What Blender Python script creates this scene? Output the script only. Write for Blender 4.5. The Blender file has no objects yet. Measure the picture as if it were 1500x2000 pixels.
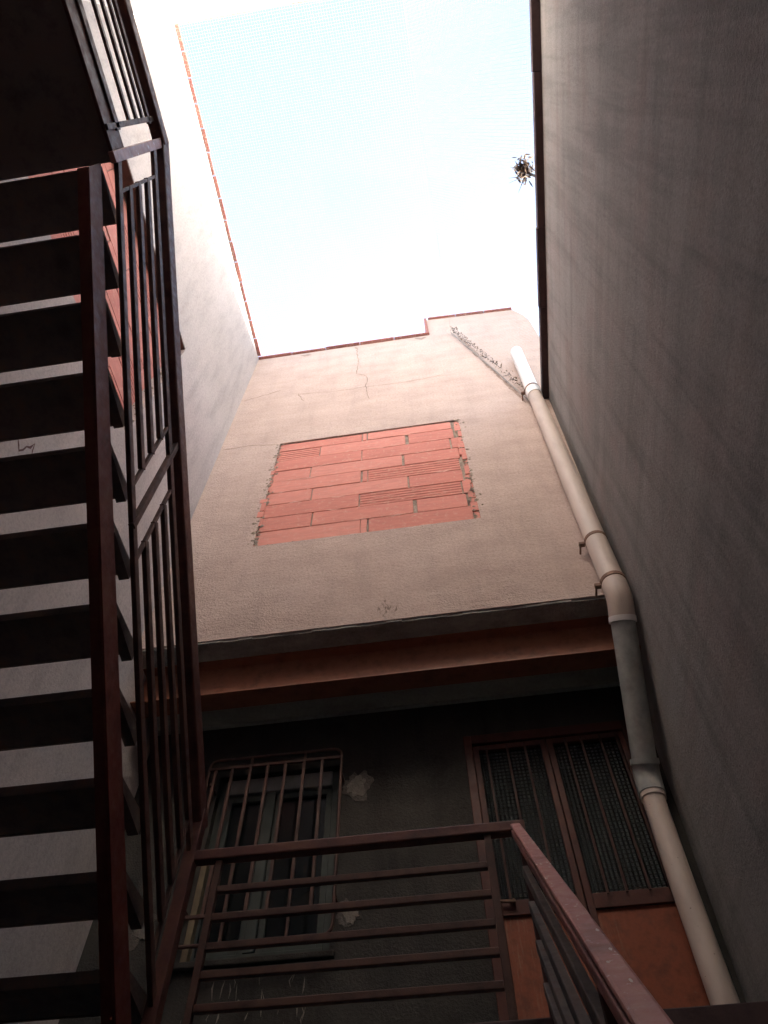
import bpy, bmesh, math, random
from mathutils import Vector, Matrix
random.seed(7)
S = bpy.context.scene
C = S.collection
R = math.radians

# ------------------------------------------------------------------ camera, world, sun, exposure
cam_d = bpy.data.cameras.new('camera'); cam = bpy.data.objects.new('camera', cam_d); C.objects.link(cam)
cam_d.sensor_fit = 'HORIZONTAL'; cam_d.sensor_width = 36; cam_d.lens = 36 * 1358.74 / 1500
cam_d.clip_start = 0.02; cam_d.clip_end = 400
rt = Vector((0.98938044, 0.14517039, -0.0072044)); up = Vector((0.12687757, -0.83840304, 0.53007775))
fw = Vector((-0.0709114, 0.52536264, 0.84791843))
cam.matrix_world = Matrix(((rt.x, up.x, -fw.x, 0), (rt.y, up.y, -fw.y, 0), (rt.z, up.z, -fw.z, 0), (0, 0, 0, 1)))
S.camera = cam

SUN_DIR = Vector((0.5, 1.0, 0.40)).normalized()          # towards the sun
W = bpy.data.worlds.new('World'); S.world = W; W.use_nodes = True
nt = W.node_tree; nt.nodes.clear()
sky = nt.nodes.new('ShaderNodeTexSky'); sky.sky_type = 'NISHITA'; sky.sun_disc = False
sky.sun_elevation = math.asin(SUN_DIR.z); sky.sun_rotation = math.atan2(SUN_DIR.x, SUN_DIR.y)
sky.air_density = 1.0; sky.dust_density = 2.5; sky.ozone_density = 1.0
bg = nt.nodes.new('ShaderNodeBackground'); bg.inputs['Strength'].default_value = 0.125
wo = nt.nodes.new('ShaderNodeOutputWorld')
bw_ = nt.nodes.new('ShaderNodeRGBToBW'); hz_ = nt.nodes.new('ShaderNodeMix'); hz_.data_type = 'RGBA'
hz_.inputs[0].default_value = .26            # hazy, milky sky
nt.links.new(sky.outputs[0], bw_.inputs[0]); nt.links.new(sky.outputs[0], hz_.inputs[6]); nt.links.new(bw_.outputs[0], hz_.inputs[7])
nt.links.new(hz_.outputs[2], bg.inputs[0]); nt.links.new(bg.outputs[0], wo.inputs[0])
sl = bpy.data.lights.new('sun', 'SUN'); sl.energy = 5.0; sl.angle = R(0.53); sl.color = (1.0, 0.91, 0.80)
so = bpy.data.objects.new('sun', sl); C.objects.link(so)
so.rotation_euler = SUN_DIR.to_track_quat('Z', 'Y').to_euler(); so.location = SUN_DIR * 40
vs = S.view_settings; vs.view_transform = 'Standard'; vs.look = 'None'; vs.gamma = 1; vs.use_curve_mapping = False
vs.exposure = 3.15
S.cycles.max_bounces = 16; S.cycles.diffuse_bounces = 10; S.cycles.glossy_bounces = 4

# ------------------------------------------------------------------ materials
def newmat(name):
    m = bpy.data.materials.new(name); m.use_nodes = True
    n = m.node_tree.nodes; n.clear()
    b = n.new('ShaderNodeBsdfPrincipled'); o = n.new('ShaderNodeOutputMaterial')
    m.node_tree.links.new(b.outputs[0], o.inputs[0])
    return m, m.node_tree, b
def coords(t, sc=(1, 1, 1), rnd=False):
    tc = t.nodes.new('ShaderNodeTexCoord'); mp = t.nodes.new('ShaderNodeMapping')
    mp.inputs['Scale'].default_value = sc
    t.links.new(tc.outputs['Object'], mp.inputs[0])
    if rnd:
        oi = t.nodes.new('ShaderNodeObjectInfo'); ml = t.nodes.new('ShaderNodeMath'); ml.operation = 'MULTIPLY'
        ml.inputs[1].default_value = 37.0
        t.links.new(oi.outputs['Random'], ml.inputs[0]); t.links.new(ml.outputs[0], mp.inputs['Location'])
    return mp.outputs[0]
def noise(t, vec, scale, detail=6, rough=.6):
    n = t.nodes.new('ShaderNodeTexNoise'); n.inputs['Scale'].default_value = scale
    n.inputs['Detail'].default_value = detail; n.inputs['Roughness'].default_value = rough
    t.links.new(vec, n.inputs['Vector']); return n.outputs[0]
def ramp(t, fac, stops):
    r = t.nodes.new('ShaderNodeValToRGB'); e = r.color_ramp.elements
    while len(e) < len(stops): e.new(.5)
    for i, (p, c) in enumerate(stops):
        e[i].position = p; e[i].color = (*c, 1) if len(c) == 3 else c
    t.links.new(fac, r.inputs[0]); return r.outputs[0]
def mix(t, fac, a, b, mode='MIX'):
    m = t.nodes.new('ShaderNodeMix'); m.data_type = 'RGBA'; m.blend_type = mode
    for s, v in ((m.inputs[0], fac), (m.inputs[6], a), (m.inputs[7], b)):
        if isinstance(v, (int, float)): s.default_value = v
        elif isinstance(v, tuple): s.default_value = (*v, 1)
        else: t.links.new(v, s)
    return m.outputs[2]
def bump(t, b, h, strength=.3, dist=.01):
    n = t.nodes.new('ShaderNodeBump'); n.inputs['Strength'].default_value = strength; n.inputs['Distance'].default_value = dist
    t.links.new(h, n.inputs['Height']); t.links.new(n.outputs[0], b.inputs['Normal'])
def grey(v): return (v, v, v)
def plaster(name, base, dark, light, big=(1, 1, 1), bigscale=1.3, streak=None, bs=.35, grain=70, spots=None, streak_amt=.5, streak2=None):
    m, t, b = newmat(name)
    v = coords(t); vb = coords(t, big)
    c = ramp(t, noise(t, vb, bigscale, 8, .62), [(.28, dark), (.5, base), (.74, light)])
    if streak:
        s = ramp(t, noise(t, coords(t, streak), 3.0, 6, .65), [(.32, grey(.55)), (.5, grey(.95)), (.7, grey(1.12))])
        c = mix(t, streak_amt, c, mix(t, 1.0, c, s, 'MULTIPLY'))
    if streak2:
        s2 = ramp(t, noise(t, coords(t, streak2), 2.2, 7, .7), [(.36, grey(.62)), (.5, grey(1.0)), (.68, grey(1.15))])
        c = mix(t, .55, c, mix(t, 1.0, c, s2, 'MULTIPLY'))
        c = mix(t, ramp(t, noise(t, coords(t, (1, .6, .9)), 2.6, 6, .65), [(.48, grey(0)), (.70, grey(.35))]), c, (.27, .195, .185))
    g = ramp(t, noise(t, v, grain, 4, .75), [(.3, grey(.70)), (.52, grey(1.0)), (.78, grey(1.18))])
    c = mix(t, .7, c, g, 'MULTIPLY')
    if spots:
        c = mix(t, ramp(t, noise(t, v, 9, 3, .5), [(.68, grey(0)), (.74, grey(.6))]), c, spots)
    t.links.new(c, b.inputs['Base Color']); b.inputs['Roughness'].default_value = .92
    b.inputs['Specular IOR Level'].default_value = .25
    hh = t.nodes.new('ShaderNodeMath'); hh.operation = 'ADD'
    t.links.new(noise(t, v, grain * 1.3, 5, .7), hh.inputs[0]); t.links.new(noise(t, vb, 9, 5, .6), hh.inputs[1])
    bump(t, b, hh.outputs[0], bs, .012)
    return m
M = {}
M['back'] = plaster('beige cement render', (.485, .378, .33), (.435, .335, .288), (.53, .422, .373), (1, 1, 2.2), 2.4, (2.2, 1, .35), .7, 48, None, .18)
M['left'] = plaster('white wall paint', (.47, .42, .395), (.425, .38, .357), (.51, .458, .432), (1, 1, 1), 1.1, (1, 2.5, .5), .35, 55, None, .35)
M['white'] = plaster('bright white wash', (.78, .75, .72), (.70, .67, .64), (.83, .80, .77), (1, 1, 1), 1.1, None, .35, 55)
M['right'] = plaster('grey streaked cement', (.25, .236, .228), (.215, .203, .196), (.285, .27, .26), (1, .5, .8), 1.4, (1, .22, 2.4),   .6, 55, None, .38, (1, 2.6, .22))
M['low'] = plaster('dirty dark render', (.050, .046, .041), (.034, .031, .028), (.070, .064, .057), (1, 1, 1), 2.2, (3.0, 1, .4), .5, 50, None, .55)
M['concrete'] = plaster('rough grey concrete', (.30, .30, .285), (.19, .19, .18), (.42, .42, .40), (1, 2, 1), 4, None, .9, 40)
M['soffit'] = plaster('grey green mortar', (.33, .345, .32), (.25, .26, .245), (.40, .41, .385), (1, 2, 1), 3, None, .8, 40)
M['floor'] = plaster('courtyard concrete', (.14, .13, .12), (.10, .094, .088), (.18, .168, .157), (1, 1, 1), 1.2, None, .5, 40)
M['mortar'] = plaster('crumbly mortar', (.33, .27, .22), (.20, .15, .12), (.45, .38, .31), (1, 1, 1), 14, None, 1.0, 60)
M['patch'] = plaster('pale filler plaster', (.21, .185, .16), (.16, .14, .12), (.26, .23, .20), (1, 1, 1), 8, None, .6, 60)
M['patchdark'] = plaster('old filler plaster', (.13, .115, .10), (.09, .08, .07), (.18, .16, .14), (1, 1, 1), 10, None, .8, 60)
M['smear'] = plaster('pale mortar smear', (.60, .34, .28), (.52, .27, .21), (.66, .42, .36), (1, 1, 1), 14, None, .5, 60)
M['crack'] = plaster('crack shadow dust', (.26, .20, .165), (.19, .145, .12), (.32, .26, .22), (1, 1, 1), 20, None, .3, 60)

def clay(name, base, dark, light):
    m, t, b = newmat(name)
    oi = t.nodes.new('ShaderNodeObjectInfo')
    v = coords(t, (1, 1, 1), True)
    c = ramp(t, oi.outputs['Random'], [(0, dark), (.5, base), (1, light)])
    c = mix(t, .55, c, ramp(t, noise(t, coords(t, (1.2, 1.2, 7), True), 5, 6, .6), [(.3, grey(.78)), (.5, grey(1)), (.72, grey(1.22))]), 'MULTIPLY')
    c = mix(t, ramp(t, noise(t, v, 26, 5, .7), [(.54, grey(0)), (.72, grey(.6))]), c, (.58, .38, .30))
    t.links.new(c, b.inputs['Base Color']); b.inputs['Roughness'].default_value = .85
    bump(t, b, noise(t, v, 90, 4, .7), .25, .004)
    return m
M['brick'] = clay('orange hollow brick clay', (.53, .20, .155), (.49, .18, .138), (.57, .235, .185))
M['tile'] = clay('terracotta coping clay', (.27, .085, .068), (.21, .065, .055), (.33, .12, .10))

def steel(name, base, rust, worn, rough=.45, wear=.62, spec=.25):
    m, t, b = newmat(name); v = coords(t)
    c = ramp(t, noise(t, v, 9, 8, .7), [(.32, tuple(x * .75 for x in base)), (.50, tuple(x * 1.2 for x in base)), (.66, rust)])
    c = mix(t, ramp(t, noise(t, v, 55, 4, .6), [(wear, grey(0)), (wear + .07, grey(.8))]), c, worn)
    t.links.new(c, b.inputs['Base Color'])
    t.links.new(ramp(t, noise(t, v, 30, 4, .6), [(.3, grey(rough - .12)), (.7, grey(rough + .2))]), b.inputs['Roughness'])
    b.inputs['Specular IOR Level'].default_value = spec
    bump(t, b, noise(t, v, 80, 5, .7), .25, .004)
    return m
M['steel'] = steel('oxide red painted steel', (.085, .032, .026), (.13, .052, .034), (.24, .13, .10), .5, .70)
M['stair'] = steel('dark red primer stringer', (.115, .030, .024), (.15, .055, .035), (.20, .09, .075), .55, .72)
M['rail'] = steel('worn oxide handrail paint', (.33, .145, .125), (.40, .20, .165), (.66, .58, .55), .42, .635, .5)
M['bar'] = steel('brown painted bar', (.075, .038, .030), (.11, .056, .040), (.20, .12, .09), .5, .72)
M['beam'] = steel('red primer beam', (.20, .082, .050), (.26, .11, .065), (.32, .18, .12), .5, .74)
M['tread'] = steel('blackened steel tread', (.13, .105, .095), (.20, .13, .10), (.24, .19, .165), .7, .72, .2)
M['landing'] = steel('dusty brown landing plate', (.15, .118, .108), (.19, .14, .12), (.24, .20, .18), .8, .7, .15)
M['dustbar'] = steel('dusty grey brown bar', (.15, .135, .125), (.17, .12, .10), (.26, .24, .22), .7, .68, .2)
M['flake'] = plaster('bare pale flake', (.62, .57, .54), (.5, .45, .42), (.7, .66, .63), (1, 1, 1), 20, None, .3, 60)
M['doorbar'] = steel('thin dark door bar', (.045, .015, .011), (.06, .02, .014), (.08, .04, .03), .6, .74)
M['coping'] = steel('dark brown coping metal', (.055, .032, .032), (.07, .04, .038), (.11, .08, .08), .55, .75)
M['doorpanel'] = steel('orange rusty door sheet', (.20, .056, .027), (.15, .045, .026), (.20, .11, .065), .5, .66)
mm = M['doorpanel'].node_tree; pb = [n for n in mm.nodes if n.type == 'BSDF_PRINCIPLED'][0]
src = pb.inputs['Base Color'].links[0].from_socket
sc = ramp(mm, noise(mm, coords(mm, (60, 1, 5)), 1.6, 5, .7), [(.50, grey(0)), (.66, grey(.4))])
wh = ramp(mm, noise(mm, coords(mm, (2.2, 1, .9)), 1.3, 3, .5), [(.46, grey(0)), (.60, grey(1))])
mk = mix(mm, 1.0, sc, wh, 'MULTIPLY')
mm.links.new(mix(mm, mk, src, (.30, .19, .12)), pb.inputs['Base Color'])
M['doorframe'] = steel('dark red door frame', (.065, .021, .015), (.09, .03, .018), (.12, .065, .045), .5, .74)
M['lintel'] = steel('brown lintel', (.085, .055, .044), (.12, .07, .05), (.2, .13, .1), .8, .66, .2)
def simple(name, col, rough=.6, var=.2, scale=20, bstr=.15, spec=.4):
    m, t, b = newmat(name); v = coords(t)
    c = mix(t, var, col, ramp(t, noise(t, v, scale, 5, .6), [(.3, tuple(x * .35 for x in col)), (.7, tuple(min(1, x * 1.5) for x in col))]))
    t.links.new(c, b.inputs['Base Color']); b.inputs['Roughness'].default_value = rough
    b.inputs['Specular IOR Level'].default_value = spec
    bump(t, b, noise(t, v, scale * 4, 4, .6), bstr, .004); return m
def pvc():
    m, t, b = newmat('aged pvc pipe'); v = coords(t)
    c = ramp(t, noise(t, coords(t, (1, 1, .35)), 4, 6, .6), [(.3, (.40, .325, .275)), (.5, (.54, .45, .39)), (.7, (.60, .51, .445))])
    c = mix(t, ramp(t, noise(t, coords(t, (3, 3, .5)), 16, 4, .7), [(.62, grey(0)), (.75, grey(.5))]), c, (.36, .29, .23))
    c = mix(t, ramp(t, noise(t, v, 70, 2, .5), [(.74, grey(0)), (.77, grey(.9))]), c, (.12, .09, .08))
    t.links.new(c, b.inputs['Base Color']); b.inputs['Roughness'].default_value = .55; return m
M['pvc'] = pvc()
M['pvcgrey'] = simple('grey pipe offset', (.36, .37, .35), .6, .4, 12)
M['pvcwhite'] = simple('white pvc joint', (.78, .76, .74), .5, .15, 14)
M['clamp'] = simple('rusty pipe clamp', (.20, .11, .07), .7, .5, 30)
M['net'] = simple('pale net cord', (.40, .42, .42), .8, .1)
M['cable'] = simple('net edge cable', (.30, .27, .25), .7, .2)
M['leaf'] = simple('dry brown leaf', (.14, .092, .062), .85, .6, 30)
M['leafdark'] = simple('dark dead stem', (.05, .046, .055), .85, .4, 30)
M['winframe'] = simple('grey green window paint', (.065, .075, .068), .6, .35, 16, spec=.2)
M['jamb'] = simple('ochre window jamb', (.18, .14, .085), .7, .35, 16)
M['box'] = simple('pale grey shutter box', (.20, .205, .20), .7, .3, 14)
M['dark'] = simple('dark room', (.012, .012, .013), .9, .2)
def glass_dark():
    m, t, b = newmat('dark window glass')
    b.inputs['Base Color'].default_value = (.004, .006, .006, 1); b.inputs['Roughness'].default_value = .15
    b.inputs['Specular IOR Level'].default_value = .18
    bump(t, b, noise(t, coords(t), 3, 3, .5), .05, .01); return m
M['glass'] = glass_dark()
def glass_pattern():
    m, t, b = newmat('dimpled door glass')
    b.inputs['Base Color'].default_value = (.022, .028, .026, 1); b.inputs['Roughness'].default_value = .12
    b.inputs['Specular IOR Level'].default_value = 1.0
    tc = t.nodes.new('ShaderNodeTexCoord'); sp = t.nodes.new('ShaderNodeSeparateXYZ'); t.links.new(tc.outputs['Object'], sp.inputs[0])
    outs = []
    for ax in ('X', 'Z'):
        a = t.nodes.new('ShaderNodeMath'); a.operation = 'MULTIPLY'; a.inputs[1].default_value = 2 * math.pi / .024
        s = t.nodes.new('ShaderNodeMath'); s.operation = 'SINE'
        t.links.new(sp.outputs[ax], a.inputs[0]); t.links.new(a.outputs[0], s.inputs[0]); outs.append(s.outputs[0])
    p = t.nodes.new('ShaderNodeMath'); p.operation = 'ADD'; t.links.new(outs[0], p.inputs[0]); t.links.new(outs[1], p.inputs[1])
    bump(t, b, p.outputs[0], 1.0, .0036); return m
M['doorglass'] = glass_pattern()

# ------------------------------------------------------------------ building helpers
ORG = {}                                   # world origin of each object that parents others
class MB:
    def __init__(s): s.v = []; s.f = []
    def quad_block(s, P):                  # eight corners: bottom ring 0-3, top ring 4-7
        n = len(s.v); s.v += [Vector(p) for p in P]
        s.f += [[n + i for i in q] for q in ((3, 2, 1, 0), (4, 5, 6, 7), (0, 1, 5, 4), (1, 2, 6, 5), (2, 3, 7, 6), (3, 0, 4, 7))]
        return s
    def box(s, x0, x1, y0, y1, z0, z1):
        return s.quad_block([(x0, y0, z0), (x1, y0, z0), (x1, y1, z0), (x0, y1, z0), (x0, y0, z1), (x1, y0, z1), (x1, y1, z1), (x0, y1, z1)])
    def bar(s, a, b, w, h, side=None):     # rectangular bar from a to b; side: direction of width w
        a = Vector(a); b = Vector(b); d = (b - a).normalized()
        u = Vector(side) if side else (Vector((0, 0, 1)).cross(d) if abs(d.z) < .95 else Vector((1, 0, 0)))
        u = (u - d * u.dot(d)).normalized(); v = d.cross(u)
        u *= w / 2; v *= h / 2
        return s.quad_block([a - u - v, a + u - v, a + u + v, a - u + v, b - u - v, b + u - v, b + u + v, b - u + v])
    def tube(s, pts, rad, n=12, cap=True):
        pts = [Vector(p) for p in pts]; r = rad if isinstance(rad, (list, tuple)) else [rad] * len(pts)
        rings = []; ref = None
        for i, p in enumerate(pts):
            d = (pts[min(i + 1, len(pts) - 1)] - pts[max(i - 1, 0)]).normalized()
            if ref is None: ref = d.orthogonal().normalized()
            ref = (ref - d * ref.dot(d)).normalized(); q = d.cross(ref)
            base = len(s.v)
            s.v += [p + (ref * math.cos(6.28318 * k / n) + q * math.sin(6.28318 * k / n)) * r[i] for k in range(n)]
            rings.append(base)
        for a, b in zip(rings, rings[1:]):
            s.f += [[a + k, a + (k + 1) % n, b + (k + 1) % n, b + k] for k in range(n)]
        if cap:
            s.f.append([rings[0] + k for k in reversed(range(n))]); s.f.append([rings[-1] + k for k in range(n)])
        return s
    def prism(s, poly, to3, d0, d1):       # poly of 2D points, to3(a, b, d) -> point
        n = len(poly); k = len(s.v)
        s.v += [Vector(to3(a, b, d0)) for a, b in poly] + [Vector(to3(a, b, d1)) for a, b in poly]
        s.f += [[k + i for i in range(n)], [k + n + i for i in reversed(range(n))]]
        s.f += [[k + i, k + n + i, k + n + (i + 1) % n, k + (i + 1) % n] for i in range(n)]
        return s
    def grid(s, us, zs, holes, to3, d0, d1):   # slab of cells with holes left out, edges shared so that the face is seamless
        idx = {}
        def V(i, j, d):
            if (i, j, d) not in idx:
                idx[(i, j, d)] = len(s.v); s.v.append(Vector(to3(us[i], zs[j], (d0, d1)[d])))
            return idx[(i, j, d)]
        solid = lambda i, j: 0 <= i < len(us) - 1 and 0 <= j < len(zs) - 1 and (i, j) not in holes
        for i in range(len(us) - 1):
            for j in range(len(zs) - 1):
                if not solid(i, j): continue
                s.f.append([V(i, j, 0), V(i + 1, j, 0), V(i + 1, j + 1, 0), V(i, j + 1, 0)])
                s.f.append([V(i, j + 1, 1), V(i + 1, j + 1, 1), V(i + 1, j, 1), V(i, j, 1)])
                for (di, dj, a, b) in ((-1, 0, (i, j), (i, j + 1)), (1, 0, (i + 1, j), (i + 1, j + 1)), (0, -1, (i, j), (i + 1, j)), (0, 1, (i, j + 1), (i + 1, j + 1))):
                    if not solid(i + di, j + dj):
                        s.f.append([V(*a, 0), V(*b, 0), V(*b, 1), V(*a, 1)])
        return s
    def mesh(s, name, mat, org):
        me = bpy.data.meshes.new(name); me.from_pydata([tuple(p - org) for p in s.v], [], s.f)
        me.materials.append(mat)
        b = bmesh.new(); b.from_mesh(me); bmesh.ops.recalc_face_normals(b, faces=b.faces[:]); b.to_mesh(me); b.free()
        return me
def tag(o, label=None, cat=None, group=None, kind=None):
    for k, v in (('label', label), ('category', cat), ('group', group), ('kind', kind)):
        if v: o[k] = v
    return o
def put(name, mb, mat, parent=None, bev=0, smooth=False, org=None, **kw):
    porg = ORG[parent.name] if parent else Vector()
    org = Vector(org) if org is not None else Vector(porg)
    me = mb.mesh(name, mat, org)
    o = bpy.data.objects.new(name, me); C.objects.link(o)
    o.location = org - porg
    if parent: o.parent = parent
    ORG[o.name] = org
    if smooth:
        for p in me.polygons: p.use_smooth = True
        me.set_sharp_from_angle(angle=R(40))
    if bev:
        md = o.modifiers.new('bevel', 'BEVEL'); md.width = bev; md.segments = 2; md.limit_method = 'ANGLE'; md.angle_limit = R(40)
    return tag(o, **kw)
def clone(o, loc, name=None, **kw):        # same mesh, world position loc
    c = o.copy(); C.objects.link(c); c.location = Vector(loc) - (ORG[o.parent.name] if o.parent else Vector())
    ORG[c.name] = Vector(loc); return tag(c, **kw)
def thing(name, loc, **kw):
    o = bpy.data.objects.new(name, None); C.objects.link(o); o.location = loc; o.empty_display_size = .1
    ORG[o.name] = Vector(loc); return tag(o, **kw)

XL, XR = -2.104, 1.305                      # left and right wall faces
D1, D2, YF = 3.0, 3.6, -0.8                # upper back wall, recessed lower wall, front wall
G = -1.564                                 # courtyard floor
ZF = 0.956                                 # landing floor
YX = lambda a, b, d: (a, d, b)             # walls that face the y axis
XY = lambda a, b, d: (d, a, b)             # walls that face the x axis

# ------------------------------------------------------------------ ground
put('ground', MB().box(-150, 150, -150, 150, G - .5, G - .12), M['floor'], kind='structure')
put('courtyard_floor', MB().box(XL - .3, XR + .25, YF - .3, 3.8, G - .115, G), M['floor'], kind='structure')

# ------------------------------------------------------------------ walls
# upper back wall with the bricked-up opening
bw = put('upper_wall', MB().grid([XL, -1.468, .357, 1.575, 1.9], [3.50, 4.575, 6.415, 8.08, 9.162], {(1, 1), (3, 3)}, YX, D1, 3.36)
         .prism([(.243, 9.162), (1.575, 9.162), (1.545, 9.42), (1.445, 9.735), (.243, 9.835)], YX, D1, 3.36), M['back'],
         label='beige rendered upper wall holding a square window bricked up in orange', cat='wall')
lip = MB()
n = 34
for i in range(n):                          # rough concrete edge under the render
    x0, x1 = XL + (XR - XL) * i / n, XL + (XR - XL) * (i + 1) / n
    lip.box(x0, x1, D1 + .006 + random.uniform(0, .012), 3.36, 3.484 - random.uniform(0, .005), 3.4985)
put('concrete_edge', lip, M['concrete'], bw)

def coping_row(parent, name, a, b, size, over, thick, mat, axis, z, inward, gap=.006, jit=.006, lab=None):
    L = b - a; k = max(1, round(L / size)); w = L / k
    for i in range(k):
        c0, c1 = a + i * w + gap / 2, a + (i + 1) * w - gap / 2
        o = over + random.uniform(-jit, jit); zz = z + random.uniform(-.004, .004)
        mb = MB()
        if axis == 'x': mb.box(c0, c1, *sorted((inward[0] - o * inward[1], inward[0] + .36)), zz, zz + thick)
        else:
            x0, x1 = sorted((inward[0] + o * inward[1], inward[0] - .30 * inward[1])); mb.box(x0, x1, c0, c1, zz, zz + thick)
        put(name, mb, mat, parent, bev=.004, org=((c0 if axis == 'x' else inward[0]), (c0 if axis == 'y' else inward[0]), zz))
coping_row(bw, 'coping_tile', XL, .236, .48, .035, .030, M['tile'], 'x', 9.165, (D1, 1))
coping_row(bw, 'coping_tile', .262, 1.44, .42, .035, .030, M['tile'], 'x', 9.838, (D1, 1))
for o in [o for o in bw.children if o.name.startswith('coping_tile')]:
    if ORG[o.name].z > 9.5:                 # the raised part of the wall falls a little to the right
        o.rotation_euler = (0, math.atan2(.10, 1.2), 0); o.location.z -= (ORG[o.name].x - .243) * .083
put('coping_tile', MB().box(.205, .240, D1 - .034, 3.36, 9.172, 9.83), M['tile'], bw, bev=.004)

# thin irregular strips (cracks, smears, stains, a shadow line)
def ribbon(pts, w, to3, d, rnd=random):
    mb = MB(); P = []
    for (a, b), (c, e) in zip(pts, pts[1:]):
        k = max(2, int(math.hypot(c - a, e - b) / .05))
        for i in range(k):
            t = i / k; P.append((a + (c - a) * t + rnd.uniform(-.012, .012), b + (e - b) * t + rnd.uniform(-.012, .012)))
    P.append(pts[-1])
    L = []
    for i, p in enumerate(P):
        q0, q1 = P[max(i - 1, 0)], P[min(i + 1, len(P) - 1)]
        dx, dz = q1[0] - q0[0], q1[1] - q0[1]; l = math.hypot(dx, dz) or 1
        ww = w * rnd.uniform(.35, 1.3) * (1 if 0 < i < len(P) - 1 else .2)
        L.append(((p[0] - dz / l * ww, p[1] + dx / l * ww), (p[0] + dz / l * ww, p[1] - dx / l * ww)))
    for (a, b), (c, e) in zip(L, L[1:]):
        n = len(mb.v); mb.v += [Vector(to3(*p, d)) for p in (a, b, e, c)]; mb.f.append([n, n + 1, n + 2, n + 3])
    return mb
# bricks that close the openings
def brick_mesh(u, h, d, name, ribbed=False):
    mb = MB()
    if not ribbed: mb.box(0, u, 0, d, 0, h)
    else:
        prof = []; nr = 5
        for i in range(nr):
            z0 = h * i / nr; z1 = h * (i + 1) / nr
            prof += [(0.0, z0), (0.0, z1 - .011), (.004, z1 - .008), (.004, z1 - .002)]
        prof[-1] = (.004, h - .002); prof += [(0.0, h), (d, h), (d, 0)]
        mb.prism([(a, b) for a, b in prof], lambda a, b, t: (t, a, b), 0, u)
    return mb.mesh(name, M['brick'], Vector())
def lay_bricks(panel, courses, u0, u1, z0, depth, place, rnd):
    z = z0
    for (h, cells) in courses:
        for (a, b, kind) in cells:
            ua, ub = u0 + (u1 - u0) * a + rnd.uniform(.001, .004), u0 + (u1 - u0) * b - rnd.uniform(.001, .004)
            g0 = .001 + rnd.random() * .003
            me = brick_mesh(ub - ua, h - .002 - rnd.random() * .006, .05, 'brick', kind == 'r')
            o = bpy.data.objects.new('brick', me); C.objects.link(o); o.parent = panel
            place(o, ua, z + g0, (rnd.random() - .4) * .007)
            o.rotation_euler.rotate_axis('Y', (rnd.random() - .5) * .008)
            md = o.modifiers.new('bevel', 'BEVEL'); md.width = .004; md.segments = 1; md.limit_method = 'ANGLE'; md.angle_limit = R(50)
        z += h
H = .2085
back_courses = [
    (H, [(0, .479, 'p'), (.479, .510, 'c'), (.514, .985, 'p')]),
    (H, [(0, .246, 'p'), (.250, .722, 'p'), (.738, .97, 'p')]),
    (H, [(0, .466, 'p'), (.470, .956, 'r'), (.960, 1, 'c')]),
    (H, [(0, .226, 'p'), (.229, .705, 'p'), (.710, .975, 'p')]),
    (H, [(0, .472, 'p'), (.478, .505, 'c'), (.508, .97, 'r')]),
    (H, [(0, .20, 'p'), (.203, .684, 'p'), (.694, .98, 'p')]),
    (H, [(0, .47, 'p'), (.472, .943, 'p'), (.948, 1, 'c')]),
    (H, [(0, .235, 'r'), (.238, .709, 'p'), (.725, .97, 'p')]),
    (.155, [(0, .468, 'p'), (.472, .496, 'c'), (.50, .965, 'p')])]
rb = random.Random(3)
pan = put('brick_panel', MB().box(-1.50, .39, D1 + .021, D1 + .30, 4.54, 6.45), M['mortar'], bw, label='square patch of orange hollow brick closing the old window')
def place_b(o, u, z, off): o.location = (u, D1 + .012 - off, z); ORG[o.name] = Vector(o.location)
lay_bricks(pan, back_courses, -1.462, .338, 4.580, .05, place_b, rb)
# broken edges: bits of brick and mortar down both jambs
bits = MB(); mort = MB()
def lump(mb, c, r, sq=(1, 1, 1)):
    n = len(mb.v); rr = random
    dirs = [(1, 0, 0), (-1, 0, 0), (0, 1, 0), (0, -1, 0), (0, 0, 1), (0, 0, -1)]
    mb.v += [Vector((c[0] + d[0] * r * sq[0] * rr.uniform(.7, 1.3), c[1] + d[1] * r * sq[1] * rr.uniform(.7, 1.2), c[2] + d[2] * r * sq[2] * rr.uniform(.7, 1.3))) for d in dirs]
    mb.f += [[n + i for i in q] for q in ((0, 2, 4), (2, 1, 4), (1, 3, 4), (3, 0, 4), (2, 0, 5), (1, 2, 5), (3, 1, 5), (0, 3, 5))]
for side, xe in ((-1, -1.468), (1, .352)):
    z = 4.58
    while z < 6.40:
        hh = min(random.uniform(.06, .16), 6.405 - z)
        if side == 1 or random.random() < .6:
            w = random.uniform(.03, .065)
            x0 = xe - w + (0.008 if side == 1 else .02); b_ = bits
            b_.box(x0, x0 + w, D1 + random.uniform(-.006, .012), D1 + .06, z + .006, z + hh - .006)
        for _ in range(9):
            lump(mort, (xe + random.gauss(0, .022) + .006 * side, D1 + random.uniform(.0, .010), z + random.uniform(0, hh)), random.uniform(.006, .026), (1, .45, 1))
        z += hh
for x in [random.uniform(-1.46, .35) for _ in range(34)]:
    lump(mort, (x, D1 + .006, random.choice((4.577, 6.412))), random.uniform(.005, .014), (1.6, .6, .7))
sm_ = MB(); zc = 4.58
for (h, cells) in back_courses:
    for _ in range(5):
        x = random.uniform(-1.44, .25); L = random.uniform(.03, .22)
        mb = ribbon([(x, zc + random.uniform(-.004, .004)), (x + L, zc + random.uniform(-.006, .006))], random.uniform(.004, .009), YX, D1 + .0065)
        k = len(sm_.v); sm_.v += mb.v; sm_.f += [[k + j for j in f] for f in mb.f]
    zc += h
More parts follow.
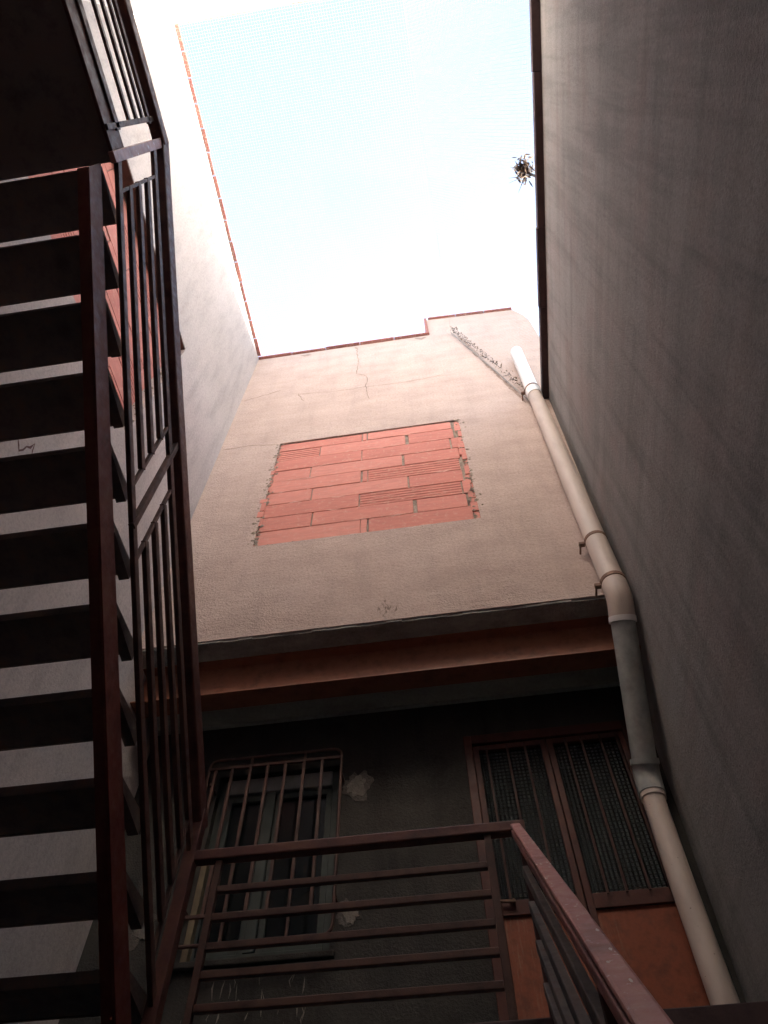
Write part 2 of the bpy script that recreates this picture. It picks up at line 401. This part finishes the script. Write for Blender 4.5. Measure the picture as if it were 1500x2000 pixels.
for zc, a, b in ((4.58 + 2 * H, .470, .956), (4.58 + 4 * H, .508, .97)):
    for i in range(26):
        x = -1.462 + 1.80 * random.uniform(a, b - .08); z = zc + random.choice((.02, .062, .104, .146, .187)) + random.uniform(-.006, .006)
        mb = ribbon([(x, z), (x + random.uniform(.04, .14), z)], random.uniform(.0025, .005), YX, D1 + .0068)
        k = len(sm_.v); sm_.v += mb.v; sm_.f += [[k + j for j in f] for f in mb.f]
put('mortar_smear', sm_, M['smear'], pan, kind='stuff')
put('brick_fragment', bits, M['brick'], pan, kind='stuff'); put('mortar_crumb', mort, M['mortar'], pan, kind='stuff')

# hair cracks, stains and a painted shadow line on the render: thin ribbons following the break
for pts, w in (([(-.742, 9.10), (-.708, 8.55), (-.716, 8.10), (-.588, 7.97), (-.594, 7.56), (-.55, 7.25)], .0055),
               ([(-1.423, 7.70), (-.9, 7.62), (-.565, 7.63), (-.086, 7.61), (.3, 7.66)], .004),
               ([(-2.09, 7.72), (-1.80, 7.83), (-1.63, 7.91)], .006),
               ([(-2.09, 6.44), (-1.80, 6.46), (-1.50, 6.41)], .006), ([(-1.40, 7.72), (-1.36, 7.55), (-1.31, 7.46)], .005)):
    put('crack', ribbon(pts, w, YX, D1 - .0022), M['crack'], bw)
drip = MB()
for i in range(16):
    x, z = -.41 + random.gauss(0, .03), 3.64 + random.gauss(0, .045)
    mb = ribbon([(x, z), (x + random.uniform(-.012, .012), z - random.uniform(.015, .05))], .006, YX, D1 - .0023)
    k = len(drip.v); drip.v += mb.v; drip.f += [[k + i for i in f] for f in mb.f]
put('rust_stain', drip, M['crack'], bw)

M['shadow_stain'] = plaster('brown smudge and shadow line', (.31, .228, .19), (.24, .175, .145), (.38, .285, .245), (1, 1, 1), 16, None, .4, 48)  # brown smudge colour, also used to paint the shadow line below the net
put('shadow_stain', ribbon([(.62, 8.93), (.75, 8.2), (.87, 7.6), (.98, 7.0), (1.07, 6.58)], .016, YX, D1 - .0021), M['shadow_stain'], bw)  # dark shadow line beneath the net's sloping edge, painted as a brownish smudge
put('shadow_stain', ribbon([(.60, 8.98), (.70, 8.45), (.78, 8.05)], .028, YX, D1 - .0016), M['shadow_stain'], bw)  # broader second strip of the same painted shadow and smudge
# left wall with its own bricked-up opening
lw = put('left_wall', MB().grid([YF - .3, -.02, 1.872, 3.8], [G, 4.515, 6.335, 9.175], {(1, 1)}, XY, XL, XL - .32), M['left'],
         label='tall off white wall behind the stair, sunlit along its top', cat='wall')
pan2 = put('brick_panel', MB().box(XL - .31, XL - .128, -.05, 1.90, 4.48, 6.37), M['mortar'], lw, label='shaded pink brick infill seen through the stair railing')
def place_l(o, u, z, off):
    o.location = (XL - .118 + off, u, z); o.rotation_euler = (0, 0, R(90)); ORG[o.name] = Vector(o.location)
rl = random.Random(11); cs = []
for k in range(9):
    cuts = [0]; x = (.0 if k % 2 else -.22) + .40
    while x < .97:
        if x > .05: cuts += [x + rl.uniform(-.02, .02)]
        x += .40 if k % 2 else .38
    cuts.append(1.0); cells = []
    for a, b in zip(cuts, cuts[1:]):
        if b - a > .06: cells.append((a, b, 'r' if rl.random() < .12 else 'p'))
        else: cells.append((a, b, 'c'))
    cs.append((.2018, cells))
lay_bricks(pan2, cs, -.02, 1.872, 4.518, .05, place_l, rl)
put('lintel', MB().box(XL - .112, XL - .004, -.018, 1.868, 6.318, 6.3345), M['lintel'], lw)
mort2 = MB()
for i in range(90):
    t = random.random(); edge = random.random()
    if edge < .55: p = (XL - random.uniform(.0, .11), 1.868, 4.53 + 1.8 * t)
    else: p = (XL - random.uniform(.02, .112), 1.87 * t, 4.518)
    lump(mort2, p, random.uniform(.008, .026), (1, .6, 1))
for i in range(60):
    lump(mort2, (XL - .113, 1.86 * random.random(), 6.31), random.uniform(.005, .013), (.6, 1.5, .8))
put('mortar_crumb', mort2, M['mortar'], pan2, kind='stuff')
coping_row(lw, 'coping_tile', YF, D1 - .04, .25, .038, .024, M['tile'], 'y', 9.178, (XL, 1), gap=.012, jit=.008)
bd = MB()
for i in range(200):
    lump(bd, (XL + random.uniform(.0, .034), random.uniform(YF, D1 - .05), 9.176), random.uniform(.003, .007), (1, 1.3, .8))
put('mortar_bead', bd, M['mortar'], lw, kind='stuff')
for pts, w in (([(-1.52, 9.10), (-1.44, 9.06), (-1.36, 9.07)], .03), ([(.05, 9.11), (.13, 9.05), (.2, 9.10)], .022), ([(-.78, 9.13), (-.72, 9.0)], .02)):
    put('shadow_stain', ribbon(pts, w, YX, D1 - .0019), M['shadow_stain'], bw)
put('scrawl', ribbon([(1.30, 3.30), (1.36, 3.26), (1.37, 3.33), (1.41, 3.41), (1.45, 3.33)], .006, XY, XL + .002), M['steel'], lw)

# front wall above and behind the viewer, right wall
fwall = put('front_wall', MB().box(XL - .02, XR + .2, YF - .3, YF, G, 9.20), M['white'],
            label='white wall closing the shaft overhead, dazzling in full sun', cat='wall')
for i in range(8):
    x0 = XL + i * (XR - XL) / 8
    put('coping_tile', MB().box(x0 + .003, x0 + (XR - XL) / 8 - .003, YF - .32, YF + .012 + random.uniform(-.004, .004), 9.203, 9.231), M['tile'], fwall, bev=.004)
XW = lambda z: XR + .045 * (z - 6.6)        # the right wall leans a little
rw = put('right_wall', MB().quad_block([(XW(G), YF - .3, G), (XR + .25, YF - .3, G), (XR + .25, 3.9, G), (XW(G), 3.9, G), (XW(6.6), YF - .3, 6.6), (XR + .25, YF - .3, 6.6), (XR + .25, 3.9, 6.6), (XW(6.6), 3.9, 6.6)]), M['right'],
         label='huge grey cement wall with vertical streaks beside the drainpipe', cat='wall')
edges = [YF, .15, 1.34, 2.06, D1 - .004]
for a, b in zip(edges, edges[1:]):
    j = random.uniform(-.006, .006)
    put('coping_strip', MB().box(XR - .066 + j, XR + .27, a + .0006, b - .0006, 6.603, 6.68 + j), M['coping'], rw, bev=.006)

# recessed lower wall
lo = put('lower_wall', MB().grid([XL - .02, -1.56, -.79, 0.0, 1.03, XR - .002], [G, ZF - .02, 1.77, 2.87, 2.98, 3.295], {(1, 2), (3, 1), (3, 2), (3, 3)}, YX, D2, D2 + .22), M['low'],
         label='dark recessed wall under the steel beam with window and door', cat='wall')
put('dark_room', MB().box(XL, XR, D2 + .30, D2 + .34, G, 3.29), M['dark'], lo)
put('soffit', MB().box(XL, XR - .003, 3.318, D2 + .2, 3.30, 3.478), M['soffit'], lo)
band = MB(); k = 40
for i in range(k):                          # ragged mortar where wall and soffit meet
    x0, x1 = XL + (XR - XL) * i / k, XL + (XR - XL) * (i + 1) / k
    band.quad_block([(x0, D2 - .012, 3.285 + random.uniform(-.012, .006)), (x1 + .004, D2 - .012, 3.285 + random.uniform(-.012, .006)), (x1 + .004, D2 - .001, 3.27), (x0, D2 - .001, 3.27),
                     (x0, D2 - .012, 3.299), (x1 + .004, D2 - .012, 3.299), (x1 + .004, D2 - .001, 3.299), (x0, D2 - .001, 3.299)])
put('mortar_band', band, M['soffit'], lo)
def blob(c, rx, rz, d, th, seed):
    r = random.Random(seed); n = 40; ph = [(k, r.uniform(0, 6.28), r.uniform(.08, .2) / k ** .5) for k in range(1, 14)]
    rad = [1 + sum(a_ * math.sin(k_ * 6.283 * i / n + p_) for k_, p_, a_ in ph) for i in range(n)]
    poly = [(c[0] + math.cos(6.283 * i / n) * rx * rad[i], c[1] + math.sin(6.283 * i / n) * rz * rad[i]) for i in range(n)]
    return MB().prism(poly, YX, d, d - th)
for i, (c, rx, rz) in enumerate((((-.68, 2.72), .075, .075), ((-.695, 1.955), .05, .06), ((-1.82, 1.99), .06, .08))):
    put('plaster_patch', blob(c, rx * 1.25, rz * 1.2, D2 + .01, .0125, i + 25), M['patchdark'], lo)
    put('plaster_patch', blob((c[0] + .012, c[1] - .01), rx * .8, rz * .85, D2 + .01, .0165, i + 5), M['patch'], lo)
dr = MB()
for i in range(34):
    x = random.uniform(-1.55, -.85); z = random.uniform(1.42, 1.72)
    mb = ribbon([(x, z), (x + random.uniform(-.006, .006), z - random.uniform(.02, .09))], random.uniform(.0018, .004), YX, D2 - .0022)
    k = len(dr.v); dr.v += mb.v; dr.f += [[k + j for j in f] for f in mb.f]
put('lime_drip', dr, M['patch'], lo, kind='stuff')
# window
wf = MB()
wx0, wx1, wz0, wz1 = -1.56, -.79, 1.77, 2.87
wf.box(wx0, wx0 + .05, D2 + .05, D2 + .13, wz0, wz1).box(wx1 - .05, wx1, D2 + .05, D2 + .13, wz0, wz1)
wf.box(wx0 + .05, wx1 - .05, D2 + .05, D2 + .13, wz0, wz0 + .05)
win = put('window', wf, M['winframe'], lo, bev=.004)
put('shutter_box', MB().box(wx0 + .05, wx1 - .05, D2 + .04, D2 + .2, 2.765, wz1), M['box'], win, bev=.006)
put('mullion', MB().box(-1.255, -1.195, D2 + .045, D2 + .125, wz0 + .05, 2.762), M['winframe'], win, bev=.004)
for a, b in ((wx0 + .05, -1.255), (-1.195, wx1 - .05)):
    s_ = MB(); y0, y1 = D2 + .065, D2 + .11
    s_.box(a + .002, a + .037, y0, y1, wz0 + .052, 2.76).box(b - .037, b - .002, y0, y1, wz0 + .052, 2.76)
    s_.box(a + .037, b - .037, y0, y1, wz0 + .052, wz0 + .092).box(a + .037, b - .037, y0, y1, 2.72, 2.76)
    put('sash', s_, M['winframe'], win, bev=.003)
    put('pane', MB().box(a + .037, b - .037, D2 + .085, D2 + .091, wz0 + .092, 2.72), M['glass'], win)
put('jamb', MB().box(wx0 + .001, wx0 + .035, D2 + .002, D2 + .048, wz0, 2.3), M['jamb'], win)
put('sill', MB().box(wx0 - .03, wx1 + .03, D2 - .03, D2 + .05, wz0 - .035, wz0 - .003), M['low'], win, bev=.006)
# grille in front of the window
gy = 3.50
xs = [-1.555, -1.448, -1.332, -1.222, -1.110, -.992, -.878, -.762]
zr = [1.80, 1.943, 2.852, 2.918]
gf = MB(); x0, x1 = -1.60, -.758
c_ = .05
loop = []
for (cx, cz, a0) in ((x0 + c_, zr[0] + c_, 180), (x1 - c_, zr[0] + c_, 270), (x1 - c_, zr[3] - c_, 0), (x0 + c_, zr[3] - c_, 90)):
    loop += [(cx + c_ * math.cos(R(a0 + t)), gy, cz + c_ * math.sin(R(a0 + t))) for t in (0, 30, 60, 90)]
gf.tube(loop + loop[:1], .0095, 8, cap=False)
gr = put('window_grille', gf, M['bar'], lo, smooth=True)
for z in zr[1:3]: put('rail', MB().bar((x0, gy, z), (x1, gy, z), .018, .018), M['bar'], gr, bev=.002)
for x in xs[:-1]: put('bar', MB().bar((x, gy + .002, zr[1]), (x, gy + .002, zr[2]), .018, .018, (1, 0, 0)), M['bar'], gr, bev=.002)
for x in (-1.33, -.99):
    for a, b in ((zr[0], zr[1]), (zr[2], zr[3])): put('stub', MB().bar((x, gy, a), (x, gy, b), .014, .014, (1, 0, 0)), M['bar'], gr)
for x in (x0 + .03, x1 - .002):
    for z in (2.0, 2.75): put('wall_fixing', MB().bar((x, gy, z), (x, D2 + .02, z), .016, .016), M['bar'], gr)
# door: two leaves, dimpled glass behind bars above, orange sheet below
df = MB().box(0.0, .05, D2 - .02, D2 + .08, ZF, 2.98).box(.98, 1.03, D2 - .02, D2 + .08, ZF, 2.98).box(.05, .98, D2 - .02, D2 + .08, 2.915, 2.98)
door = put('door', df, M['doorframe'], lo, bev=.004, label='double metal door with dimpled glass above orange sheets')
for a, b, bars in ((.052, .502, (.135, .262, .37)), (.508, .978, (.62, .715, .828, .925))):
    l_ = MB(); y0, y1 = D2 + .0, D2 + .05
    l_.box(a, a + .035, y0, y1, ZF + .015, 2.912).box(b - .035, b, y0, y1, ZF + .015, 2.912)
    l_.box(a + .035, b - .035, y0, y1, 1.87, 1.945).box(a + .035, b - .035, y0, y1, 2.875, 2.912).box(a + .035, b - .035, y0, y1, ZF + .015, ZF + .06)
    put('door_leaf', l_, M['doorframe'], door, bev=.003)
    put('glass_pane', MB().box(a + .035, b - .035, D2 + .028, D2 + .036, 1.945, 2.875), M['doorglass'], door)
    pm = MB().box(a + .035, b - .035, D2 + .016, D2 + .03, ZF + .06, 1.87)
    put('door_panel', pm, M['doorpanel'], door)
    for x in bars: put('door_bar', MB().bar((x, D2 - .012, 1.93), (x, D2 - .012, 2.89), .012, .012, (1, 0, 0)), M['doorbar'], door)
put('latch', MB().bar((.075, D2 - .02, 1.935), (.16, D2 - .024, 1.925), .014, .012).tube([(.15, D2 - .03, 1.93), (.15, D2 + .0, 1.93)], .009, 8), M['clamp'], door, bev=.002)

# ------------------------------------------------------------------ steel beam under the upper wall
I = [(3.16, 3.17), (3.31, 3.17), (3.31, 3.182), (3.241, 3.186), (3.241, 3.466), (3.31, 3.469), (3.31, 3.479), (3.16, 3.479), (3.16, 3.469), (3.229, 3.466), (3.229, 3.186), (3.16, 3.182)]
put('steel_beam', MB().prism(I, XY, XL + .002, XR - .12), M['beam'], bev=.002,
    label='red primed steel beam carrying the upper wall over the recess', cat='beam')

# ------------------------------------------------------------------ drainpipe in the corner
dp = thing('drainpipe', (1.07, 2.9, G), label='cream plastic drainpipe running down the corner beside the grey wall', cat='drainpipe')
top, j1, e1 = Vector((1.178, 2.9, 7.80)), Vector((1.148, 2.9, 6.52)), Vector((1.068, 2.9, 3.45))
def along(a, b, t): return a + (b - a) * t
put('pipe_section', MB().tube([top, along(top, j1, .5), j1], .069, 24), M['pvcwhite'], dp, smooth=True)
put('pipe_section', MB().tube([j1, along(j1, e1, .5), e1], [.067, .071, .075], 24), M['pvc'], dp, smooth=True)
put('pipe_section', MB().tube([(1.064, 2.93, 3.33), (1.03, 3.2, 2.94), (.995, 3.497, 2.53)], [.073, .071, .068], 24), M['pvcgrey'], dp, smooth=True)
put('pipe_section', MB().tube([(.985, 3.512, 2.38), (.968, 3.512, 1.9), (.95, 3.512, ZF - .05)], .060, 24), M['pvc'], dp, smooth=True)
put('elbow', MB().tube([(1.068, 2.9, 3.47), (1.067, 2.902, 3.40), (1.066, 2.915, 3.345), (1.062, 2.945, 3.30), (1.055, 2.99, 3.24)], .079, 24), M['pvc'], dp, smooth=True)
put('elbow', MB().tube([(1.0, 3.46, 2.575), (.996, 3.495, 2.53), (.992, 3.51, 2.47), (.988, 3.512, 2.40)], .073, 24), M['pvcgrey'], dp, smooth=True)
put('elbow_lip', MB().tube([(1.0, 3.452, 2.585), (.998, 3.468, 2.56)], .079, 24), M['pvcgrey'], dp, smooth=True)
put('collar', MB().tube([(.988, 3.512, 2.40), (.986, 3.512, 2.37)], .068, 24), M['pvc'], dp, smooth=True)
put('collar', MB().tube([along(top, j1, .90), j1 - Vector((0, 0, .02))], .075, 24), M['pvcwhite'], dp, smooth=True)
put('collar', MB().tube([(1.0565, 2.98, 3.252), (1.054, 3.0, 3.225)], .082, 24), M['pvcwhite'], dp, smooth=True)
for t, name in ((along(top, j1, .895), 0), (along(j1, e1, .835), 1), (along(j1, e1, .985), 2)):
    cl = MB().tube([t + Vector((0, 0, .014)), t - Vector((0, 0, .014))], (.0775, .0775, .0805)[name], 24)
    cl.box(t.x - .115, t.x - .078, 2.905, 2.935, t.z - .012, t.z + .012).tube([(t.x - .105, 2.92, t.z), (t.x - .105, 3.0, t.z)], .007, 6)
    put('clamp', cl, M['clamp'], dp)

# ------------------------------------------------------------------ upper stair flight
RX = -1.15                                  # railing plane
RISE, GO = .21, .222
st = thing('metal_staircase', (-1.6, 2.55, ZF), label='dark open riser steel stair climbing along the off white wall', cat='staircase')
yfar = lambda k: 1.258 - (k - 7) * GO
tr0 = None
for k in range(1, 12):
    loc = Vector((-1.2, yfar(k), ZF + RISE * k))
    if tr0 is None:
        mb = MB(); x0, x1 = XL + .006, -1.2; y0, y1 = loc.y - .225, loc.y
        mb.box(x0, x1, y0, y1, loc.z - .006, loc.z)                         # checker plate with turned-down edges
        mb.box(x0, x1, y0, y0 + .006, loc.z - .04, loc.z - .006).box(x0, x1, y1 - .006, y1, loc.z - .04, loc.z - .006).box(x1 - .006, x1, y0 + .006, y1 - .006, loc.z - .04, loc.z - .006)
        mb.box(x0, x1 - .006, y0 + .006, y1 - .006, loc.z - .036, loc.z - .03)
        tr0 = put('tread', mb, M['tread'], st, org=loc)
    else: clone(tr0, loc)
SL = -(2.246 / 2.399)                       # handrail slope of the flight
hz = lambda y: 4.10 + SL * (y - .151)       # handrail top edge
pn = math.cos(math.atan(SL))                # vertical to perpendicular
def sloped(y0, y1, off, w, h, x, f=hz):     # bar along the slope, its top edge off below the handrail line
    hv = h / math.cos(math.atan((f(1) - f(0))))
    return MB().bar((x, y0, f(y0) - off - hv / 2), (x, y1, f(y1) - off - hv / 2), w, h, (1, 0, 0))
def channel(x_out, y0, y1, zf, h, w, flip=1):   # stringer as a steel channel, web outwards
    mb = MB(); t = .007
    A, B = zf(y0), zf(y1)
    def seg(xa, xb, oa, ob): mb.quad_block([(xa, y0, A - ob), (xb, y0, A - ob), (xb, y1, B - ob), (xa, y1, B - ob), (xa, y0, A - oa), (xb, y0, A - oa), (xb, y1, B - oa), (xa, y1, B - oa)])
    xw = x_out - t * flip
    seg(*sorted((x_out, xw)), 0, h); xi = x_out - w * flip
    seg(*sorted((xw, xi)), 0, t * 1.4); seg(*sorted((xw, xi)), h - t * 1.4, h)
    return mb
zs_ = lambda y: hz(y) - .905
put('stringer', channel(-1.178, .13, 2.72, zs_, .145, .05), M['stair'], st, bev=.003)
put('stringer', channel(XL + .06, .13, 2.72, zs_, .145, .05, 1), M['stair'], st, bev=.003)
cl0 = None
for k in range(1, 12):                      # angle cleats that carry the treads
    for xa in (-1.225, XL + .02):
        loc = Vector((xa, yfar(k), ZF + RISE * k - .041))
        if cl0 is None:
            cl0 = put('cleat', MB().quad_block([(xa, loc.y - .215, loc.z - .012), (xa + .04, loc.y - .215, loc.z - .012), (xa + .04, loc.y - .01, loc.z - .05), (xa, loc.y - .01, loc.z - .05),
                       (xa, loc.y - .215, loc.z), (xa + .04, loc.y - .215, loc.z), (xa + .04, loc.y - .01, loc.z), (xa, loc.y - .01, loc.z)]), M['tread'], st, org=loc)
        else: clone(cl0, loc)
rail = put('railing', sloped(.13, 2.53, .75, .020, .036, RX), M['bar'], st, bev=.003)   # its bottom rail
put('handrail', sloped(.10, 2.56, 0, .05, .085, RX), M['steel'], rail, bev=.008)
put('top_rail', sloped(.13, 2.53, .192, .020, .038, RX), M['bar'], rail, bev=.003)
panels = [(.25, 1.195), (1.41, 2.42)]
for a, b in panels:
    for off in (.335, .475, .613): put('rail_bar', sloped(a, b, off - .004, .020, .034, RX), M['bar'], rail, bev=.003)
    for y in (a, b): put('post', MB().bar((RX, y, hz(y) - .79), (RX, y, hz(y) - .20), .016, .014, (1, 0, 0)), M['bar'], rail, bev=.002)
for y, w in ((.12, .045), (1.30, .026)): put('post', MB().bar((RX + .004, y, hz(y) - (.80 if y > 1 else .86)), (RX + .004, y, hz(y) - .04), .024, w, (1, 0, 0)), M['rail' if y < 1 else 'bar'], rail, bev=.003)
put('newel_post', MB().bar((RX + .004, 2.525, ZF), (RX + .004, 2.525, hz(2.525) - .03), .05, .05, (1, 0, 0)), M['steel'], rail, bev=.004)

# upper landing
ul = put('upper_landing', MB().box(XL + .004, RX - .02, YF + .003, .14, 3.335, 3.476), M['landing'], bev=.004,
         label='dark underside of the top landing above the stair', cat='landing')
put('edge_channel', MB().box(RX - .018, RX - .002, YF + .003, .142, 3.318, 3.478), M['steel'], ul, bev=.003)
lr = put('railing', MB().bar((RX, .03, 3.455), (RX, YF + .003, 3.455), .016, .05, (1, 0, 0)), M['bar'], ul, bev=.003)
for z, h in ((3.655, .028), (3.77, .028), (3.87, .028)): put('rail_bar', MB().bar((RX, .0, z - .01), (RX, YF + .003, z - .01), .014, h, (1, 0, 0)), M['bar'], lr, bev=.003)
put('top_rail', MB().bar((RX, .03, 3.945), (RX, YF + .003, 3.945), .016, .034, (1, 0, 0)), M['bar'], lr, bev=.003)
put('handrail', MB().bar((RX, .135, 4.06), (RX, YF + .003, 4.06), .062, .085, (1, 0, 0)), M['steel'], lr, bev=.008)
put('post', MB().bar((RX, .01, 3.32), (RX, .01, 4.03), .016, .024, (1, 0, 0)), M['bar'], lr, bev=.002)

# ------------------------------------------------------------------ lower landing with its railing
LY = 2.53
ll = put('lower_landing', MB().box(XL + .004, XR - .004, 2.45, D2 - .004, ZF - .09, ZF), M['floor'],
         label='landing floor slab in front of the metal door', cat='landing')
put('edge_channel', MB().box(XL + .004, XR - .004, 2.424, 2.447, ZF - .14, ZF + .002), M['coping'], ll, bev=.004)
lrail = put('railing', MB().box(RX - .02, .195, LY - .024, LY + .024, 1.617, 1.662), M['steel'], ll, bev=.006)
for x in (-1.02, .045): put('post', MB().bar((x, LY, ZF), (x, LY, 1.616), .026, .026, (1, 0, 0)), M['bar'], lrail, bev=.002)
for z in (1.500, 1.395, 1.292, 1.198, 1.096): put('rail_bar', MB().bar((-1.006, LY, z), (.031, LY, z), .024, .026), M['bar'], lrail, bev=.003)

# ------------------------------------------------------------------ lower flight, coming up on the right
HX = .168; S2 = .80; RHX = .158
h2 = lambda y: 1.662 + S2 * (y - LY)
lf = thing('metal_staircase', (.74, -.6, G), label='lower steel flight whose pale worn handrail rises to the door landing', cat='staircase')
n2 = 12; g2 = (2.42 + .66) / 11.6; t0 = None
for k in range(1, n2):
    loc = Vector((XW(G) - .02, 2.42 - (n2 - k) * g2 + g2, G + RISE * k))
    if t0 is None:
        t0 = put('tread', MB().box(HX + .03, XW(G) - .02, loc.y - g2, loc.y - .01, loc.z - .04, loc.z), M['tread'], lf, org=loc, bev=.002)
    else: clone(t0, loc)
zs2 = lambda y: h2(y) - .80
put('stringer', channel(HX + .03, -.72, 2.41, zs2, .16, .05, -1), M['stair'], lf, bev=.003)
put('stringer', channel(XW(G) - .012, -.72, 2.41, zs2, .16, .05, 1), M['stair'], lf, bev=.003)
r2 = put('railing', sloped(-.5, 2.45, .66, .03, .035, HX, h2), M['bar'], lf, bev=.003)
put('handrail', sloped(-.6, 2.505, -.004, .040, .012, RHX, h2), M['rail'], r2, bev=.007)
put('handrail_web', sloped(-.6, 2.50, .0115, .028, .008, RHX, h2), M['coping'], r2)
put('handrail_channel', sloped(-.6, 2.505, .022, .040, .022, RHX, h2), M['rail'], r2, bev=.004)
ch = MB(); rc = random.Random(21)
sd = Vector((0, 1, S2)).normalized(); nn = Vector((0, -S2, 1)).normalized()
for i in range(60):                         # flakes where the paint has lifted
    y = rc.uniform(.3, 2.45); c = Vector((RHX + rc.choice((-1, 1)) * rc.uniform(.004, .017), y, h2(y) + .004)) + nn * .0006
    k = 7; L = rc.uniform(.003, .011); n = len(ch.v)
    ch.v += [c + sd * math.cos(6.283 * i_ / k) * L * rc.uniform(.5, 1.3) + Vector((1, 0, 0)) * math.sin(6.283 * i_ / k) * L * .35 * rc.uniform(.5, 1.3) for i_ in range(k)]
    ch.f.append([n + i_ for i_ in range(k)])
put('paint_flake', ch, M['flake'], r2, kind='stuff')
for off in (.15, .275, .40, .525): put('rail_bar', sloped(-.5, 2.43, off, .022, .034, .160, h2), M['dustbar'], r2, bev=.003)
for y in (2.44, 1.2, -.45): put('post', MB().bar((HX, y, h2(y) - .82), (HX, y, h2(y) - .07), .028, .028, (1, 0, 0)), M['bar'], r2, bev=.002)

# ------------------------------------------------------------------ bird net over the shaft
SEAM = lambda y: .44 + .045 * (y - 1.1)
bn = thing('bird_net', (.4, 1.1, 9.05), label='fine bird netting stretched over the open top of the shaft', cat='net')
def flat_pt(u, v):                          # u 0..1 from left wall to seam, v 0..1 from front to back
    y = YF + .02 + v * (D1 - YF - .04); xs_ = SEAM(y)
    x = XL + .03 + u * (xs_ - XL - .03)
    return Vector((x, y, 9.10 - .05 * u - .07 * math.sin(math.pi * u) * math.sin(math.pi * v)))
def slope_pt(u, v):                         # from the seam cable down to the right wall
    y = YF + .02 + v * (D1 - YF - .04)
    a = Vector((SEAM(y), y, 9.05)); b = Vector((XR - .062 - .15 * max(0, v - .96) / .04, y, 6.69 - .13 * max(0, v - .96) / .04))
    p = a + (b - a) * u; p.z -= .10 * math.sin(math.pi * u); p.x += .03 * math.sin(math.pi * u); return p
def netting(fn, nu, nv, seg, r):
    mb = MB()
    for i in range(nu + 1):
        mb.tube([fn(i / nu, k / seg) + Vector((random.uniform(-.002, .002), 0, 0)) for k in range(seg + 1)], r, 3, False)
    for j in range(nv + 1):
        mb.tube([fn(k / seg, j / nv) + Vector((0, random.uniform(-.002, .002), 0)) for k in range(seg + 1)], r, 3, False)
    return mb
put('netting', netting(flat_pt, 84, 126, 14, .00043), M['net'], bn, kind='stuff')
put('netting', netting(slope_pt, 84, 126, 14, .0006), M['net'], bn, kind='stuff')
put('cable', MB().tube([flat_pt(1, k / 20) for k in range(21)], .0012, 6), M['net'], bn)
put('cable', MB().tube([slope_pt(k / 24, .998) for k in range(25)], .006, 6), M['cable'], bn)
# dry bits lodged along the net's lower edge on the back wall
deb = MB(); tw = MB()
def leaf(mb, c, s):
    a = Vector((random.gauss(0, 1), random.gauss(0, 1), random.gauss(0, 1))).normalized(); b = a.orthogonal().normalized()
    n = len(mb.v); mid = a * s * .5
    mb.v += [c, c + mid + b * s * .22, c + a * s, c + mid - b * s * .22 + a.cross(b) * s * .1]; mb.f.append([n, n + 1, n + 2, n + 3])
for i in range(330):
    u = random.random(); u = u ** 1.6 if i < 170 else 1 - u ** 2.2 * .8
    p = slope_pt(min(max(u * .99, .02), .99), .988 + random.random() * .01)
    p += Vector((abs(random.gauss(0, .028)), -random.random() * .05, abs(random.gauss(0, .03))))
    leaf(deb, p, random.uniform(.012, .045))
for i in range(40):
    p = slope_pt(random.uniform(.02, .98), .985); q = p + Vector((random.gauss(0, .03), random.gauss(0, .02), random.uniform(.0, .10)))
    tw.tube([p, q], .0025, 4)
tag(put('leaf_litter', deb, M['leaf']), label='dry leaf litter caught along the lower edge of the netting', cat='leaf litter', kind='stuff')
put('twig', tw, M['leafdark'], bn, kind='stuff')

# ------------------------------------------------------------------ clump of dead weeds at the coping
cw = Vector((1.195, .90, 6.84))
weed = thing('dead_weed', cw, label='dry brown weed clump hanging in the net beside the dark coping', cat='plant')
lv = MB(); sm = MB(); rr = random.Random(5)
def blade(mb, base, d, L, w):
    d = d.normalized(); s = d.orthogonal().normalized(); droop = Vector((0, 0, -1)) * L * .25
    P = [(base, .5), (base + d * L * .5 + droop * .3, 1), (base + d * L + droop, .05)]
    n = len(mb.v)
    for p, k in P: mb.v += [p - s * w * k, p + s * w * k]
    mb.f += [[n, n + 1, n + 3, n + 2], [n + 2, n + 3, n + 5, n + 4]]
for i in range(230):
    d = Vector((rr.gauss(-.35, .7), rr.gauss(-.45, .8), rr.gauss(.1, .7)))
    blade(lv if i % 3 else sm, cw + Vector((rr.gauss(-.01, .03), rr.gauss(-.015, .045), rr.gauss(0, .028))), d, rr.uniform(.025, .07), rr.uniform(.006, .016))
for i in range(14):
    d = Vector((rr.gauss(-.5, .6), rr.gauss(-.2, .9), rr.gauss(.2, .6))).normalized()
    sm.tube([cw, cw + d * .08, cw + d * .13 + Vector((rr.gauss(0, .03), rr.gauss(0, .03), -.02))], [.004, .003, .0015], 5)
sm.tube([cw, Vector((XR - .05, .93, 6.72))], .012, 6)
put('foliage', lv, M['leaf'], weed); put('stem', sm, M['leafdark'], weed)
